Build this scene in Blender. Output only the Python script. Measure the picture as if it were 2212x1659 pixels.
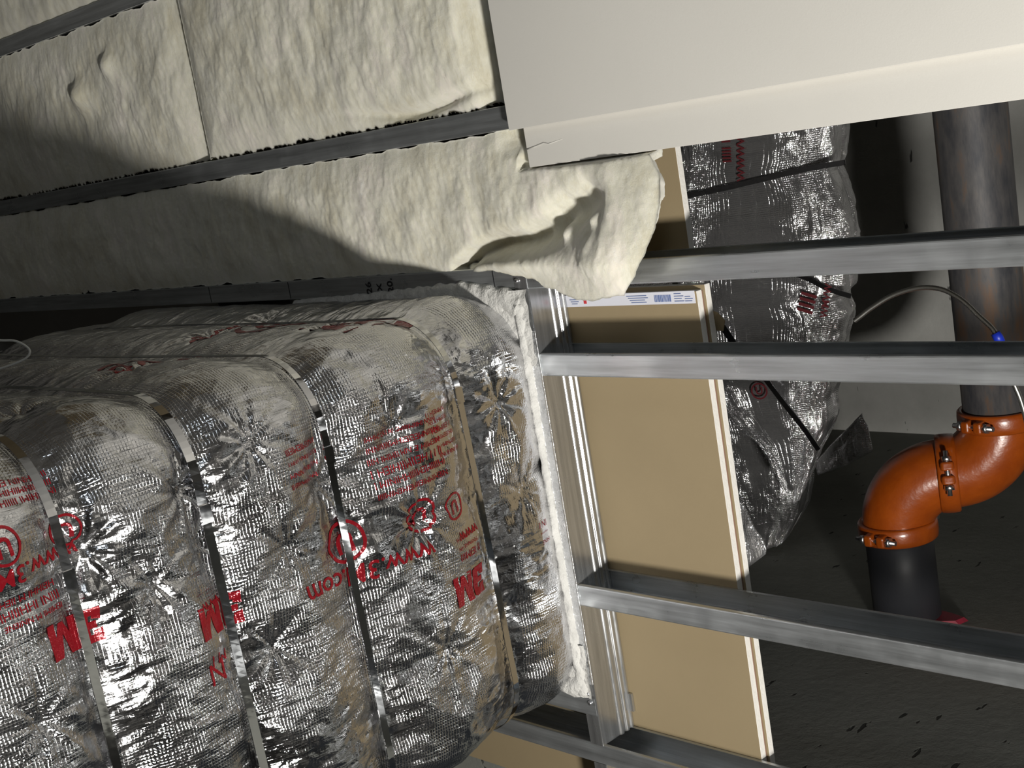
import bpy, bmesh, math, random
import numpy as np
from mathutils import Vector, Matrix
random.seed(4)
for o in list(bpy.data.objects): bpy.data.objects.remove(o)
SC = bpy.context.scene
COL = SC.collection
# ------------------------------------------------------------------ frame of the place
# (u, v, n): u runs down the stud wall (to the floor), v across it, n into it.  World: X=-v, Y=n, Z=H-u
H = 1.6            # camera height
S = 1.65           # distance from camera to the stud wall
F = 2800.0
R = np.array([[0.705, 0.1642, 0.6899], [0.0197, 0.9679, -0.2505], [-0.7089, 0.1902, 0.6792]])
_u, _s, _vt = np.linalg.svd(R); R = _u @ _vt
def W(u, v, n): return Vector((-v, n, H-u))
def Wd(d): return Vector((-d[1], d[2], -d[0]))
cd = bpy.data.cameras.new('camera'); cam = bpy.data.objects.new('camera', cd); COL.objects.link(cam)
cd.sensor_width = 36; cd.lens = F/2212*36; cd.clip_start = .02
cx, cy, cz = Wd(R[0]), -Wd(R[1]), -Wd(R[2])
M = Matrix((cx, cy, cz)).transposed().to_4x4(); M.translation = W(0, 0, -S)
cam.matrix_world = M
SC.camera = cam
w = bpy.data.worlds.new('world'); SC.world = w; w.use_nodes = True
w.node_tree.nodes['Background'].inputs[0].default_value = (.75, .82, .9, 1)
w.node_tree.nodes['Background'].inputs[1].default_value = .03
def lamp(name, loc, target, size, power, color, kind='DISK'):
    l = bpy.data.lights.new(name, 'AREA'); l.shape = kind; l.size = size; l.energy = power; l.color = color
    o = bpy.data.objects.new(name, l); COL.objects.link(o); o.location = loc
    o.rotation_euler = (target-loc).to_track_quat('-Z', 'Y').to_euler(); return o
lamp('work_light', W(.80, 1.19, -1.7), W(-1.4, .4, .2), .24, 112, (1, .965, .90))
lamp('fill_light', W(.9, -2.2, -2.6), W(-1, .6, 1.0), .9, 13, (.85, .93, 1))  # weak fill added to lift the shaded parts; stands for no real fixture
vs = SC.view_settings; vs.view_transform = 'Standard'; vs.look = 'None'; vs.exposure = 0; vs.gamma = 1; vs.use_curve_mapping = False

# ------------------------------------------------------------------ pixel rays (for taking measurements off the photograph)
def ray(x, y): return R.T @ np.array([(x-1106)/F, (y-829.5)/F, 1.])
def on_n(x, y, n): d = ray(x, y); q = d*(S+n)/d[2]; return (q[0], q[1], n)
def on_u(x, y, u): d = ray(x, y); q = d*u/d[0]; return (u, q[1], q[2]-S)
def on_v(x, y, v): d = ray(x, y); q = d*v/d[1]; return (q[0], v, q[2]-S)
def on_z(x, y, z): q = ray(x, y)*z; return (q[0], q[1], q[2]-S)

# ------------------------------------------------------------------ numpy noise
def _h(ix, iy, seed):
    a = (ix.astype(np.int64)*374761393 + iy.astype(np.int64)*668265263 + seed*974634777) & 0xffffffff
    a = ((a ^ (a >> 13))*1274126177) & 0xffffffff
    return ((a ^ (a >> 16)) & 0xffff)/65535.0*2*np.pi
def perlin(x, y, seed=0):
    x = np.asarray(x, float); y = np.asarray(y, float)
    ix = np.floor(x); iy = np.floor(y); fx = x-ix; fy = y-iy
    sx = fx*fx*fx*(fx*(fx*6-15)+10); sy = fy*fy*fy*(fy*(fy*6-15)+10)
    def g(a, b):
        t = _h(ix+a, iy+b, seed); return np.cos(t)*(fx-a)+np.sin(t)*(fy-b)
    return (g(0,0)*(1-sx)+g(1,0)*sx)*(1-sy)+(g(0,1)*(1-sx)+g(1,1)*sx)*sy
def fbm(x, y, seed=0, o=4):
    r = 0; a = 1; f = 1
    for i in range(o): r = r+a*perlin(x*f, y*f, seed+i); a *= .5; f *= 2.03
    return r
def ridged(x, y, seed=0, o=3):
    r = 0; a = 1; f = 1
    for i in range(o): r = r+a*(1-np.abs(perlin(x*f, y*f, seed+i))*2.2); a *= .5; f *= 2.1
    return r

# ------------------------------------------------------------------ materials
class NT:
    def __init__(s, name):
        s.m = bpy.data.materials.new(name); s.m.use_nodes = True; s.t = s.m.node_tree
        s.b = s.t.nodes['Principled BSDF']
    def n(s, t, **k):
        q = s.t.nodes.new(t)
        for a, b in k.items():
            if a.startswith('_'): setattr(q, a[1:], b)
            else: q.inputs[a.replace('__', ' ')].default_value = b
        return q
    def l(s, a, b): s.t.links.new(a, b)
    def coord(s, kind='Object', scale=(1,1,1), rot=(0,0,0)):
        t = s.n('ShaderNodeTexCoord'); mp = s.n('ShaderNodeMapping'); s.l(t.outputs[kind], mp.inputs[0])
        mp.inputs['Scale'].default_value = scale; mp.inputs['Rotation'].default_value = rot; return mp.outputs[0]
    def noise(s, co, scale, detail=4, rough=.6, dist=0):
        q = s.n('ShaderNodeTexNoise', Scale=scale, Detail=detail, Roughness=rough, Distortion=dist); s.l(co, q.inputs['Vector']); return q.outputs[0]
    def ramp(s, fac, stops):
        q = s.n('ShaderNodeValToRGB'); s.l(fac, q.inputs[0]); e = q.color_ramp.elements
        while len(e) > 1: e.remove(e[-1])
        for i, (p, c) in enumerate(stops):
            c = tuple(c) if hasattr(c, '__len__') else (c, c, c)
            x = e[0] if i == 0 else e.new(p); x.position = p; x.color = (*c, 1)
        return q.outputs[0]
    def math(s, op, a, b=None):
        q = s.n('ShaderNodeMath', _operation=op)
        for i, v in enumerate((a, b)):
            if v is None: continue
            if isinstance(v, (int, float)): q.inputs[i].default_value = v
            else: s.l(v, q.inputs[i])
        return q.outputs[0]
    def bump(s, h, strength, dist, prev=None):
        q = s.n('ShaderNodeBump', Strength=strength, Distance=dist); s.l(h, q.inputs['Height'])
        if prev: s.l(prev, q.inputs['Normal'])
        return q.outputs[0]
    def nor(s, b): s.l(b, s.b.inputs['Normal'])
def set_b(b, base, rough, metal=0, spec=.5, coat=0):
    b.inputs['Base Color'].default_value = (*base, 1); b.inputs['Roughness'].default_value = rough; b.inputs['Metallic'].default_value = metal
    b.inputs['Specular IOR Level'].default_value = spec; b.inputs['Coat Weight'].default_value = coat
def simple(name, base, rough, metal=0, spec=.5, coat=0, var=0, vscale=8, bstr=0, bscale=60, bdist=.001, scale=(1,1,1)):
    k = NT(name); set_b(k.b, base, rough, metal, spec, coat); co = k.coord('Object', scale)
    if var: 
        f = k.noise(co, vscale, 5)
        k.l(k.ramp(f, [(.25, [c*(1-var) for c in base]), (.75, [min(1, c*(1+var)) for c in base])]), k.b.inputs[0])
    if bstr: k.nor(k.bump(k.noise(co, bscale, 4), bstr, bdist))
    return k.m
def galv(name, base, rough, streak):      # brushed / spangled zinc; streak = axis scale
    k = NT(name); set_b(k.b, base, rough, .86)
    co = k.coord('Object', streak); f = k.noise(co, 60, 4, .7)
    k.l(k.ramp(f, [(.3, [c*.58 for c in base]), (.7, base)]), k.b.inputs[0])
    co2 = k.coord('Object'); g = k.noise(co2, 14, 3)
    k.l(k.math('ADD', k.math('MULTIPLY', f, .18), k.math('MULTIPLY', g, rough)), k.b.inputs['Roughness'])
    b1 = k.bump(f, .12, .0006); k.nor(k.bump(k.noise(co2, 9, 2), .08, .006, b1)); return k.m
M_stud = galv('galvanized_stud', (.69, .72, .74), .52, (1, 1, .04))
M_head = galv('galvanized_header', (.62, .63, .64), .30, (.04, 1, 1))
M_steel = simple('zinc_screw', (.7, .7, .72), .3, 1)
M_fiber = None
def fiber():
    k = NT('glass_wool'); set_b(k.b, (.74, .71, .60), 1, 0, .1)
    co = k.coord('Object', (.35, 1, 1.3)); co1 = k.coord('Object')
    f = k.noise(co1, 5, 4, .6); f2 = k.noise(co, 34, 8, .78, .3)
    mix = k.math('ADD', k.math('MULTIPLY', f, .55), k.math('MULTIPLY', f2, .45))
    k.l(k.ramp(mix, [(.33, (.50, .46, .33)), (.44, (.70, .665, .53)), (.52, (.79, .77, .65)), (.60, (.87, .82, .72)), (.75, (.95, .94, .88))]), k.b.inputs[0])
    b = k.bump(f2, .14, .007); b = k.bump(k.noise(co1, 150, 8, .85), .6, .0030, b); k.nor(b)
    k.b.inputs['Sheen Weight'].default_value = .4
    k.b.inputs['Subsurface Weight'].default_value = .25; k.b.inputs['Subsurface Radius'].default_value = (.02, .018, .012); k.b.inputs['Subsurface Scale'].default_value = .6
    return k.m
M_fiber = fiber()
M_wool = simple('white_mineral_wool', (.60, .595, .57), .95, var=.15, vscale=30, bstr=.9, bscale=55, bdist=.008)
M_gyp = simple('drywall_face_paper', (.60, .585, .545), .85, spec=.2, var=.025, vscale=3, bstr=.25, bscale=420, bdist=.0006)
M_core = simple('gypsum_core', (.72, .70, .66), .95, spec=.1, var=.06, vscale=60, bstr=.6, bscale=200, bdist=.0015)
M_brown = simple('brown_back_paper', (.285, .225, .135), .75, spec=.25, var=.07, vscale=2.6, bstr=.3, bscale=300, bdist=.0007)
M_line = simple('brown_paper_edge', (.22, .13, .09), .9)
def concrete(name, base, pits):
    k = NT(name); set_b(k.b, base, .9, 0, .25); co = k.coord('Object'); f = k.noise(co, 1.6, 7, .65)
    c = k.ramp(f, [(.3, [x*.72 for x in base]), (.7, [x*1.15 for x in base])])
    p = k.noise(k.coord('Object', (1, 1, 3)), pits, 3, .5)
    m = k.ramp(p, [(.695, 0), (.72, 1)])
    mx = k.n('ShaderNodeMix', _data_type='RGBA'); k.l(m, mx.inputs[0]); k.l(c, mx.inputs[6]); mx.inputs[7].default_value = (base[0]*.2, base[1]*.2, base[2]*.2, 1)
    k.l(mx.outputs[2], k.b.inputs[0])
    b = k.bump(k.noise(co, 40, 6, .7), .4, .004); k.nor(k.bump(m, .6, -.01, b)); return k.m
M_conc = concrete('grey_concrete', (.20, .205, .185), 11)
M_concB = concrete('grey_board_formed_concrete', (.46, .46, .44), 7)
M_room = simple('dusty_room_surface', (.16, .155, .145), .9, var=.2, vscale=2)
M_dark = simple('black_painted_steel', (.018, .018, .02), .45, 0)
def foil(name, red=False, dark=1.0, grid=1.0):
    k = NT(name); base = (.23, .008, .014) if red else (.62*dark, .62*dark, .635*dark)
    set_b(k.b, base, .16 if not red else .32, 1 if not red else .35)
    uv = k.coord('UV'); sep = k.n('ShaderNodeSeparateXYZ'); k.l(uv, sep.inputs[0])
    P = 2*math.pi/.0052
    def wave(o): return k.math('POWER', k.math('ABSOLUTE', k.math('SINE', k.math('MULTIPLY', o, P/2))), .6)
    g = k.math('MINIMUM', wave(sep.outputs[0]), wave(sep.outputs[1]))
    patch = k.ramp(k.noise(uv, 6, 3), [(.42, .15), (.58, 1)])
    # smooth seam tape (no scrim) near the wall, uv.y = n
    tp = k.ramp(k.math('ABSOLUTE', k.math('ADD', sep.outputs[1], .185)), [(.045, 0), (.06, 1)])
    g = k.math('MULTIPLY', k.math('MULTIPLY', g, patch), k.math('ADD', k.math('MULTIPLY', tp, .92), .08))
    mp = k.n('ShaderNodeMapping'); k.l(uv, mp.inputs[0]); mp.inputs['Scale'].default_value = (1, .22, 1); mp.inputs['Rotation'].default_value = (0, 0, .15)
    w1 = k.noise(mp.outputs[0], 95, 4, .6, .8)
    v = k.n('ShaderNodeTexVoronoi', Scale=26.0, _feature='F1'); 
    wob = k.n('ShaderNodeMapping'); k.l(uv, wob.inputs[0]); k.l(wob.outputs[0], v.inputs['Vector'])
    v2 = k.n('ShaderNodeTexVoronoi', Scale=70.0, _feature='F1'); k.l(uv, v2.inputs['Vector'])
    b = k.bump(v.outputs['Distance'], .26, .010)
    b = k.bump(v2.outputs['Distance'], .18, .005, b)
    b = k.bump(w1, .32*grid, .0045, b)
    b = k.bump(g, .5*grid, .0011, b)
    b = k.bump(k.noise(uv, 260, 3), .2, .001, b)
    k.nor(b)
    k.l(k.ramp(k.noise(uv, 9, 4), [(.35, .07), (.65, .18)]), k.b.inputs['Roughness'])
    return k.m
M_foil = foil('foil_scrim_wrap'); M_red = foil('red_print', True)
M_foil2 = foil('foil_scrim_wrap_dull', dark=.95, grid=1.7); M_foil2.node_tree.nodes['Principled BSDF'].inputs['Metallic'].default_value = .9
M_strap = simple('steel_strap', (.55, .55, .56), .07, 1, bstr=.12, bscale=6, bdist=.01)
def orange():
    k = NT('orange_enamel'); set_b(k.b, (.50, .11, .007), .30, 0, .5, .5)
    co = k.coord('Object'); f = k.noise(co, 16, 4)
    k.l(k.ramp(f, [(.3, (.24, .042, .003)), (.7, (.33, .065, .004))]), k.b.inputs[0]); k.nor(k.bump(k.noise(co, 30, 3), .25, .006)); k.b.inputs['Coat Roughness'].default_value = .2
    return k.m
M_orange = orange()
M_bpipe = simple('black_lacquered_pipe', (.022, .023, .027), .5, 0, .4, bstr=.1, bscale=20, bdist=.004)
def rustpipe():
    k = NT('mill_scale_pipe'); set_b(k.b, (.05, .05, .06), .58, .25)
    f = k.noise(k.coord('Object', (.25, 1, 1)), 14, 5, .7)
    k.l(k.ramp(f, [(.35, (.045, .047, .055)), (.52, (.10, .095, .095)), (.66, (.17, .10, .06)), (.75, (.09, .085, .085))]), k.b.inputs[0])
    k.nor(k.bump(f, .3, .003)); return k.m
M_rust = rustpipe()
M_flex = simple('flexible_steel_conduit', (.75, .74, .70), .3, 1)
M_blue = simple('blue_plastic', (.01, .03, .42), .4)
M_seal = simple('red_firestop_sealant', (.22, .012, .03), .5, var=.3, vscale=40)
M_tape = simple('crinkled_foil_tape', (.72, .73, .74), .28, .6, bstr=.9, bscale=90, bdist=.006)
M_ink = simple('black_marker_ink', (.012, .012, .014), .6)
M_lab = simple('white_end_tape', (.66, .67, .74), .7); M_lblue = simple('blue_label_print', (.12, .17, .34), .7); M_lred = simple('red_label_print', (.5, .03, .04), .7)
M_white = simple('white_wire_jacket', (.5, .5, .47), .5)

# ------------------------------------------------------------------ object helpers
def tag(o, label=None, cat=None, group=None, kind=None):
    if label: o['label'] = label
    if cat: o['category'] = cat
    if group: o['group'] = group
    if kind: o['kind'] = kind
    return o
def mesh_obj(name, verts, faces, mat, parent=None, smooth=False, uvs=None, mats=None, fm=None):
    me = bpy.data.meshes.new(name); me.from_pydata([tuple(v) for v in verts], [], faces)
    for m in (mats or [mat]): me.materials.append(m)
    if fm is not None: me.polygons.foreach_set('material_index', fm)
    if smooth: me.polygons.foreach_set('use_smooth', [True]*len(me.polygons))
    if uvs is not None:
        ul = me.uv_layers.new(name='UVMap'); idx = np.zeros(len(me.loops), dtype=np.int32); me.loops.foreach_get('vertex_index', idx)
        ul.data.foreach_set('uv', np.asarray(uvs, dtype=np.float32)[idx].ravel())
    me.update()
    o = bpy.data.objects.new(name, me); COL.objects.link(o)
    if parent: 
        o.parent = parent; o.matrix_parent_inverse = Matrix.Translation(parent.location).inverted()
    return o
def fixn(o):
    bm = bmesh.new(); bm.from_mesh(o.data); bmesh.ops.recalc_face_normals(bm, faces=bm.faces); bm.to_mesh(o.data); bm.free(); return o
def thing(name, label, cat, loc, group=None):
    o = bpy.data.objects.new(name, None); COL.objects.link(o); o.empty_display_size = .05; o.location = loc
    return tag(o, label, cat, group)
BF = [(0,1,3,2),(4,6,7,5),(0,4,5,1),(2,3,7,6),(0,2,6,4),(1,5,7,3)]   # n-,... faces of a box over (u,v,n) bits
def box(name, u0, u1, v0, v1, n0, n1, mat, parent=None, mats=None, fm=None, bevel=0):
    vs_ = [W(u, v, n) for u in (u0, u1) for v in (v0, v1) for n in (n0, n1)]
    o = fixn(mesh_obj(name, vs_, BF, mat, parent, mats=mats, fm=fm))
    if bevel:
        b = o.modifiers.new('bevel', 'BEVEL'); b.width = bevel; b.segments = 2
    return o
# BF order: u0 face, u1 face, v0 face, v1 face, n0 face, n1 face
def ribbon(pts, t):
    n = len(pts); P = [Vector(p) for p in pts]; L = []; Rr = []
    for i in range(n):
        d1 = (P[i]-P[i-1]).normalized() if i else (P[1]-P[0]).normalized()
        d2 = (P[i+1]-P[i]).normalized() if i < n-1 else d1
        m = Vector((-(d1+d2).y, (d1+d2).x)).normalized(); k = t/2/max(.4, m.dot(Vector((-d1.y, d1.x))))
        L.append(P[i]+m*k); Rr.append(P[i]-m*k)
    return L+Rr[::-1]
def rounded(pts, r, seg=3):
    out = [Vector(pts[0])]
    for i in range(1, len(pts)-1):
        p, a, b = Vector(pts[i]), Vector(pts[i-1]), Vector(pts[i+1])
        da = (a-p).normalized()*min(r, (a-p).length*.45); db = (b-p).normalized()*min(r, (b-p).length*.45)
        for k in range(seg+1):
            t = k/seg; out.append((p+da)*(1-t)**2+p*2*t*(1-t)+(p+db)*t**2)
    out.append(Vector(pts[-1])); return out
def extrude_profile(name, poly, f, a0, a1, mat, parent=None, nseg=1, wob=0):
    """poly 2-D closed outline; f(p, a) -> world point"""
    m = len(poly); V = []; Fc = []
    for k in range(nseg+1):
        a = a0+(a1-a0)*k/nseg; V += [f(p, a) for p in poly]
    for k in range(nseg):
        for i in range(m):
            j = (i+1) % m; Fc.append((k*m+i, k*m+j, (k+1)*m+j, (k+1)*m+i))
    Fc.append(tuple(range(m))[::-1]); Fc.append(tuple(nseg*m+i for i in range(m)))
    o = fixn(mesh_obj(name, V, Fc, mat, parent)); return o
def tube(name, pts, rad, mat, parent=None, seg=16, cap=True):
    """pts world points; rad scalar or list"""
    P = [Vector(p) for p in pts]; n = len(P); rad = rad if hasattr(rad, '__len__') else [rad]*n
    t0 = (P[1]-P[0]).normalized(); a = t0.orthogonal().normalized(); V = []; Fc = []
    for i in range(n):
        t = (P[min(i+1, n-1)]-P[max(i-1, 0)]).normalized()
        a = (a-t*a.dot(t)).normalized(); b = t.cross(a)
        for k in range(seg):
            c = 2*math.pi*k/seg; V.append(P[i]+(a*math.cos(c)+b*math.sin(c))*rad[i])
    for i in range(n-1):
        for k in range(seg):
            j = (k+1) % seg; Fc.append((i*seg+k, i*seg+j, (i+1)*seg+j, (i+1)*seg+k))
    if cap: Fc.append(tuple(range(seg))[::-1]); Fc.append(tuple((n-1)*seg+i for i in range(seg)))
    o = fixn(mesh_obj(name, V, Fc, mat, parent))
    sm = [len(p.vertices) == 4 for p in o.data.polygons]; o.data.polygons.foreach_set('use_smooth', sm); return o
def grid_faces(nr, nc, wrap=False):
    i = np.arange(nr-1)[:, None]*nc; j = np.arange(nc-1)[None, :]
    a = (i+j).ravel(); q = np.stack([a, a+1, a+nc+1, a+nc], 1)
    if wrap:
        i = (np.arange(nr-1)*nc); q = np.vstack([q, np.stack([i+nc-1, i, i+nc, i+2*nc-1], 1)])
    return q
def fast_mesh(name, V, Q, mat, parent=None, uvs=None, flip=False):
    V = np.asarray(V, np.float32); Q = np.asarray(Q, np.int32)
    if flip: Q = Q[:, ::-1]
    me = bpy.data.meshes.new(name); me.vertices.add(len(V)); me.vertices.foreach_set('co', V.ravel())
    me.loops.add(Q.size); me.loops.foreach_set('vertex_index', Q.ravel())
    me.polygons.add(len(Q)); me.polygons.foreach_set('loop_start', np.arange(0, Q.size, 4, dtype=np.int32)); me.polygons.foreach_set('loop_total', np.full(len(Q), 4, np.int32))
    me.update(calc_edges=True); me.polygons.foreach_set('use_smooth', np.ones(len(Q), bool)); me.materials.append(mat)
    if uvs is not None:
        ul = me.uv_layers.new(name='UVMap'); ul.data.foreach_set('uv', np.asarray(uvs, np.float32)[Q.ravel()].ravel())
    me.update(); o = bpy.data.objects.new(name, me); COL.objects.link(o)
    if parent: o.parent = parent; o.matrix_parent_inverse = Matrix.Translation(parent.location).inverted()
    return o
def Wa(u, v, n): return np.stack([-v, n, H-u], -1)
def text_pts(body, size=1.0, bold=0.0, sub=1):
    """triangulated text in its own plane, centred at 0: (verts Nx2, faces)"""
    c = bpy.data.curves.new('t', 'FONT'); c.body = body; c.size = size; c.align_x = 'CENTER'; c.align_y = 'CENTER'; c.offset = bold; c.resolution_u = 3
    o = bpy.data.objects.new('t', c); COL.objects.link(o); dg = bpy.context.evaluated_depsgraph_get(); dg.update()
    me = bpy.data.meshes.new_from_object(o.evaluated_get(dg)); bpy.data.objects.remove(o); bpy.data.curves.remove(c)
    bm = bmesh.new(); bm.from_mesh(me); bmesh.ops.triangulate(bm, faces=bm.faces)
    for _ in range(sub):
        ed = [e for e in bm.edges if e.calc_length() > size*.12]
        bmesh.ops.subdivide_edges(bm, edges=ed, cuts=1); bmesh.ops.triangulate(bm, faces=bm.faces)
    V = np.array([v.co[:2] for v in bm.verts]); Fc = [[v.index for v in f.verts] for f in bm.faces]; bm.free(); bpy.data.meshes.remove(me); return V, Fc

# ================================================================== THE SETTING
UF, UC = H, -4.25          # floor and ceiling levels
_a = on_z(2111, 400, 3.05); UP, NP_ = _a[0], _a[2]            # upper pipe axis
_r = ray(2040, 1005); OD = np.array([-_r[2], 0, _r[0]]); OD /= np.linalg.norm(OD)   # the offset runs square to the sight line
if OD[0] > 0: OD = -OD
def _cross(x, y):      # point of the offset pipe's axis plane seen at (x, y)
    d = ray(x, y); A = np.array([[d[0], -OD[0]], [d[2], -OD[2]]]); t, k = np.linalg.solve(A, [UP, NP_+S]); return t*d[1], k
VB = _cross(1953, 1333)[0]; OFS = _cross(1952, 1250)[1]
NB = VB/.3147-S
print('VB', VB, 'NB', NB, 'OFS', OFS, 'OD', OD)
def st(name, *a): 
    o = box(name, *a); o['kind'] = 'structure'; return o
st('floor', UF, UF+.15, -3.2, 3.4, -4.6, NB+.2, M_room)
st('ceiling', UC-.2, UC, -3.2, 3.4, -4.6, NB+.2, M_room)
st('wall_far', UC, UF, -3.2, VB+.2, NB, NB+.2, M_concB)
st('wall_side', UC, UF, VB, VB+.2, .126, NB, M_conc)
st('wall_opposite', UC, UF, -3.2, -3.0, -4.6, NB, M_room)
st('wall_behind', UC, UF, -3.0, 3.2, -4.6, -4.4, M_room)
st('wall_near_side', UC, UF, 3.2, 3.4, -4.6, .0, M_room)

# ================================================================== STUD WALL
DP = .092
def cstud(v0, u0, u1, label, gap=.0405, mat=M_stud, name='metal_stud', shift=0):
    pts = [(.008, v0), (0, v0), (0, v0+gap), (DP, v0+gap), (DP, v0), (DP-.008, v0)]
    pl = ribbon(rounded(pts, .0022, 2), .0011)
    o = extrude_profile(name, pl, lambda p, a: W(a, p.y, p.x), u0, u1, mat)
    return tag(o, label, 'metal stud')
S0, S1, S2, S3, S4, S5 = -.459, -.0419, .2425, .4045, .8525, 1.184
cstud(S0, UC, UF, 'dark metal stud in the upper left corner, topmost of the insulated ones')
cstud(S1, UC, UF, 'dark metal stud between the two long runs of insulation, ending under the drywall sheet')
j2 = cstud(S2, UC, UF, 'metal stud below the insulation marked 26 X 20, wide grey face at right')
cstud(S3, -1.6375, UF, 'bright scuffed metal stud running from the opening frame just above the orange fittings')
cstud(S4, -1.6375, UF, 'sloping metal stud crossing in front of the black pipe, lowest of the long ones')
cstud(S5, UC, UF, 'short visible metal stud at the bottom edge under the shiny duct')
cstud(-.86, UC, UF, 'metal stud behind the drywall, above the frame')
# marker writing on the opening stud (dimensions)
for i, (t, px, py) in enumerate((('26', 797, 622), ('X', 820, 621), ('20.', 843, 617))):
    V, Fc = text_pts(t, .030 if t != 'X' else .026, .0006)
    q = on_n(px, py, -.0012)
    mesh_obj('marker_writing', [W(q[0]-y*.8, q[1]-x*.85, -.0012) for x, y in V], Fc, M_ink, j2)
box('marker_line', *(lambda q: (q[0]-.0012, q[0]+.0012))(on_n(1067, 603, 0)), .244, .281, -.0012, -.0004, M_ink, j2)
for x in (455, 628):
    q = on_n(x, 640, 0); box('splice_line', q[0]-.001, q[0]+.001, .244, .281, -.0010, -.0004, M_ink, j2)
# header (runs across, frames the opening); web faces down the wall
def header():
    t = thing('opening_header', 'galvanized metal runner framing the end of the duct opening, studs butt against it', 'metal runner', W(-1.64, .7, .04))
    UH = -1.639
    pts = [(-.0015, UH-.031), (-.0015, UH), (.012, UH)]
    pts += [(.050, UH), (.054, UH+.0035), (.060, UH+.0035), (.063, UH), (.068, UH), (.071, UH+.004), (.076, UH+.004), (.079, UH), (.083, UH), (.086, UH+.003), (.091, UH+.003), (.091, UH-.03)]
    pl = ribbon(rounded(pts, .0018, 2), .0011)
    extrude_profile('web', pl, lambda p, a: W(p.y, a, p.x), .2445, 1.184, M_head, t)
    extrude_profile('web', pl, lambda p, a: W(p.y, a, p.x), 1.2245, VB, M_head, t)
    for (x, y) in ((1119, 606), (1277, 1517), (1273, 1497)):
        q = on_n(x, y, 0); c = W(q[0], q[1], -.0040)
        tube('screw_head', [c+Vector((0, -.003, 0)), c+Vector((0, -.002, 0)), c+Vector((0, .002, 0))], [.002, .0042, .0046], M_steel, t, 12)
    # joint clip where two lengths of the ribbed flange lap
    q = on_n(1352, 1497, .09); box('lap_clip', UH+.002, UH+.012, q[1]-.002, q[1]+.035, .086, .0915, M_head, t)
    return t
header()
# lower member of the opening
pl = ribbon(rounded([(.006, 1.085), (0, 1.085), (0, 1.122), (DP, 1.122), (DP, 1.085)], .002, 2), .0011)
tag(extrude_profile('opening_sill', pl, lambda p, a: W(a, p.y, p.x-.002), UC, -1.641, M_stud), 'thin dark metal strip with a screw under the lower end of the wrapped duct', 'metal track')

# ------------------------------------------------------------------ drywall on the room side
def board(name, u0, u1, v0, v1, n0, n1, face, back, label, cat='drywall sheet', bevel=.0006):
    t = box(name, u0, u1, v0, v1, n0, n1, face, None, mats=[face, M_core, back], fm=[1, 1, 1, 1, 0, 2], bevel=bevel)
    return tag(t, label, cat)
ql = on_n(1076, 139, -.032); qb = on_n(1656, 188, -.032)
board('drywall_sheet', ql[0], UF-.01, -2.98, qb[1], -.032, -.0165, M_gyp, M_brown, 'large pale drywall sheet filling the upper right, top layer')
ql2 = on_n(1137, 318, -.016); qb2 = on_n(1678, 288, -.016)
t = board('drywall_sheet', ql2[0], UF-.01, -2.98, qb2[1], -.0160, -.0008, M_gyp, M_brown, 'narrow drywall strip with a small crease showing below the large sheet')
# crease in its paper
cp = [on_n(x, y, -.0163) for x, y in ((1137, 323), (1155, 317), (1175, 309), (1185, 311), (1215, 300))]
tube('paper_crease', [W(*c) for c in cp], [.0012, .0014, .0016, .0012, .0003], M_gyp, t, 6)

# ------------------------------------------------------------------ gypsum boards on the far side (brown backs)
UR1, UR2 = -1.337, -1.331
def far_board(u0, u1, v0, v1, n0, n1, label, mats=None):
    t = box('gypsum_board', u0, u1, v0, v1, n0, n1, M_brown, None, mats=[M_brown, M_core, M_gyp], fm=[1, 1, 1, 1, 0, 2], bevel=.0008)
    return tag(t, label, 'gypsum board')
b1 = far_board(-1.70, UR1, .316, VB-.004, .0925, .1075, 'tall tan gypsum board with white cut edge and labelled end tape, front layer')
b2 = far_board(-1.70, UR2, .308, VB-.004, .1095, .1245, 'second gypsum board layer showing only its white edge behind the tan board')
far_board(-3.6, -1.7012, 1.1235, VB-.004, .0925, .1075, 'tan gypsum board under the shiny duct at the bottom')
far_board(-3.6, -1.7012, 1.1235, VB-.004, .1095, .1245, 'back layer of board under the shiny duct at the bottom')
far_board(UC, -1.339, -2.9, .262, .0925, .1075, 'tan gypsum board behind the loose end of the insulation')
# paper line between the layers and end tape with print
box('face_paper_edge', UR1-.05, UR1+.0008, .318, VB-.006, .1074, .1094, M_line, b1)
tp = box('end_tape', -1.655, UR1-.004, .3148, .3365, .0912, .0924, M_lab, b1)
def on_tape(px0, px1, f0, f1, mat, nm):   # small printed mark on the tape
    a = on_n(px0, 632, .0911)[0]; b = on_n(px1, 632, .0911)[0]
    box(nm, a, b, .3148+.0217*f0, .3148+.0217*f1, .0906, .0913, mat, tp)
for k in range(4): on_tape(1352+k*3, 1395-k*2+(k % 2)*5, .22+k*.18, .28+k*.18, M_lblue, 'print_line')
for k in range(3): on_tape(1228+k*2, 1250-k*3, .35+k*.18, .41+k*.18, M_lblue, 'print_line')
x = 1412
while x < 1446:
    wd = random.choice((1.2, 2, 3)); on_tape(x, x+wd, .25, .8, M_lblue, 'barcode_bar'); x += wd+1.3
for k in range(4): on_tape(1455, 1470+(k*5) % 9, .15+k*.2, .21+k*.2, M_lblue, 'print_line')
for k in range(3): on_tape(1478, 1490+(k*5) % 7, .4+k*.18, .46+k*.18, M_lblue, 'print_line')
on_tape(1258, 1264, .3, .75, M_lred, 'print_mark')
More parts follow.
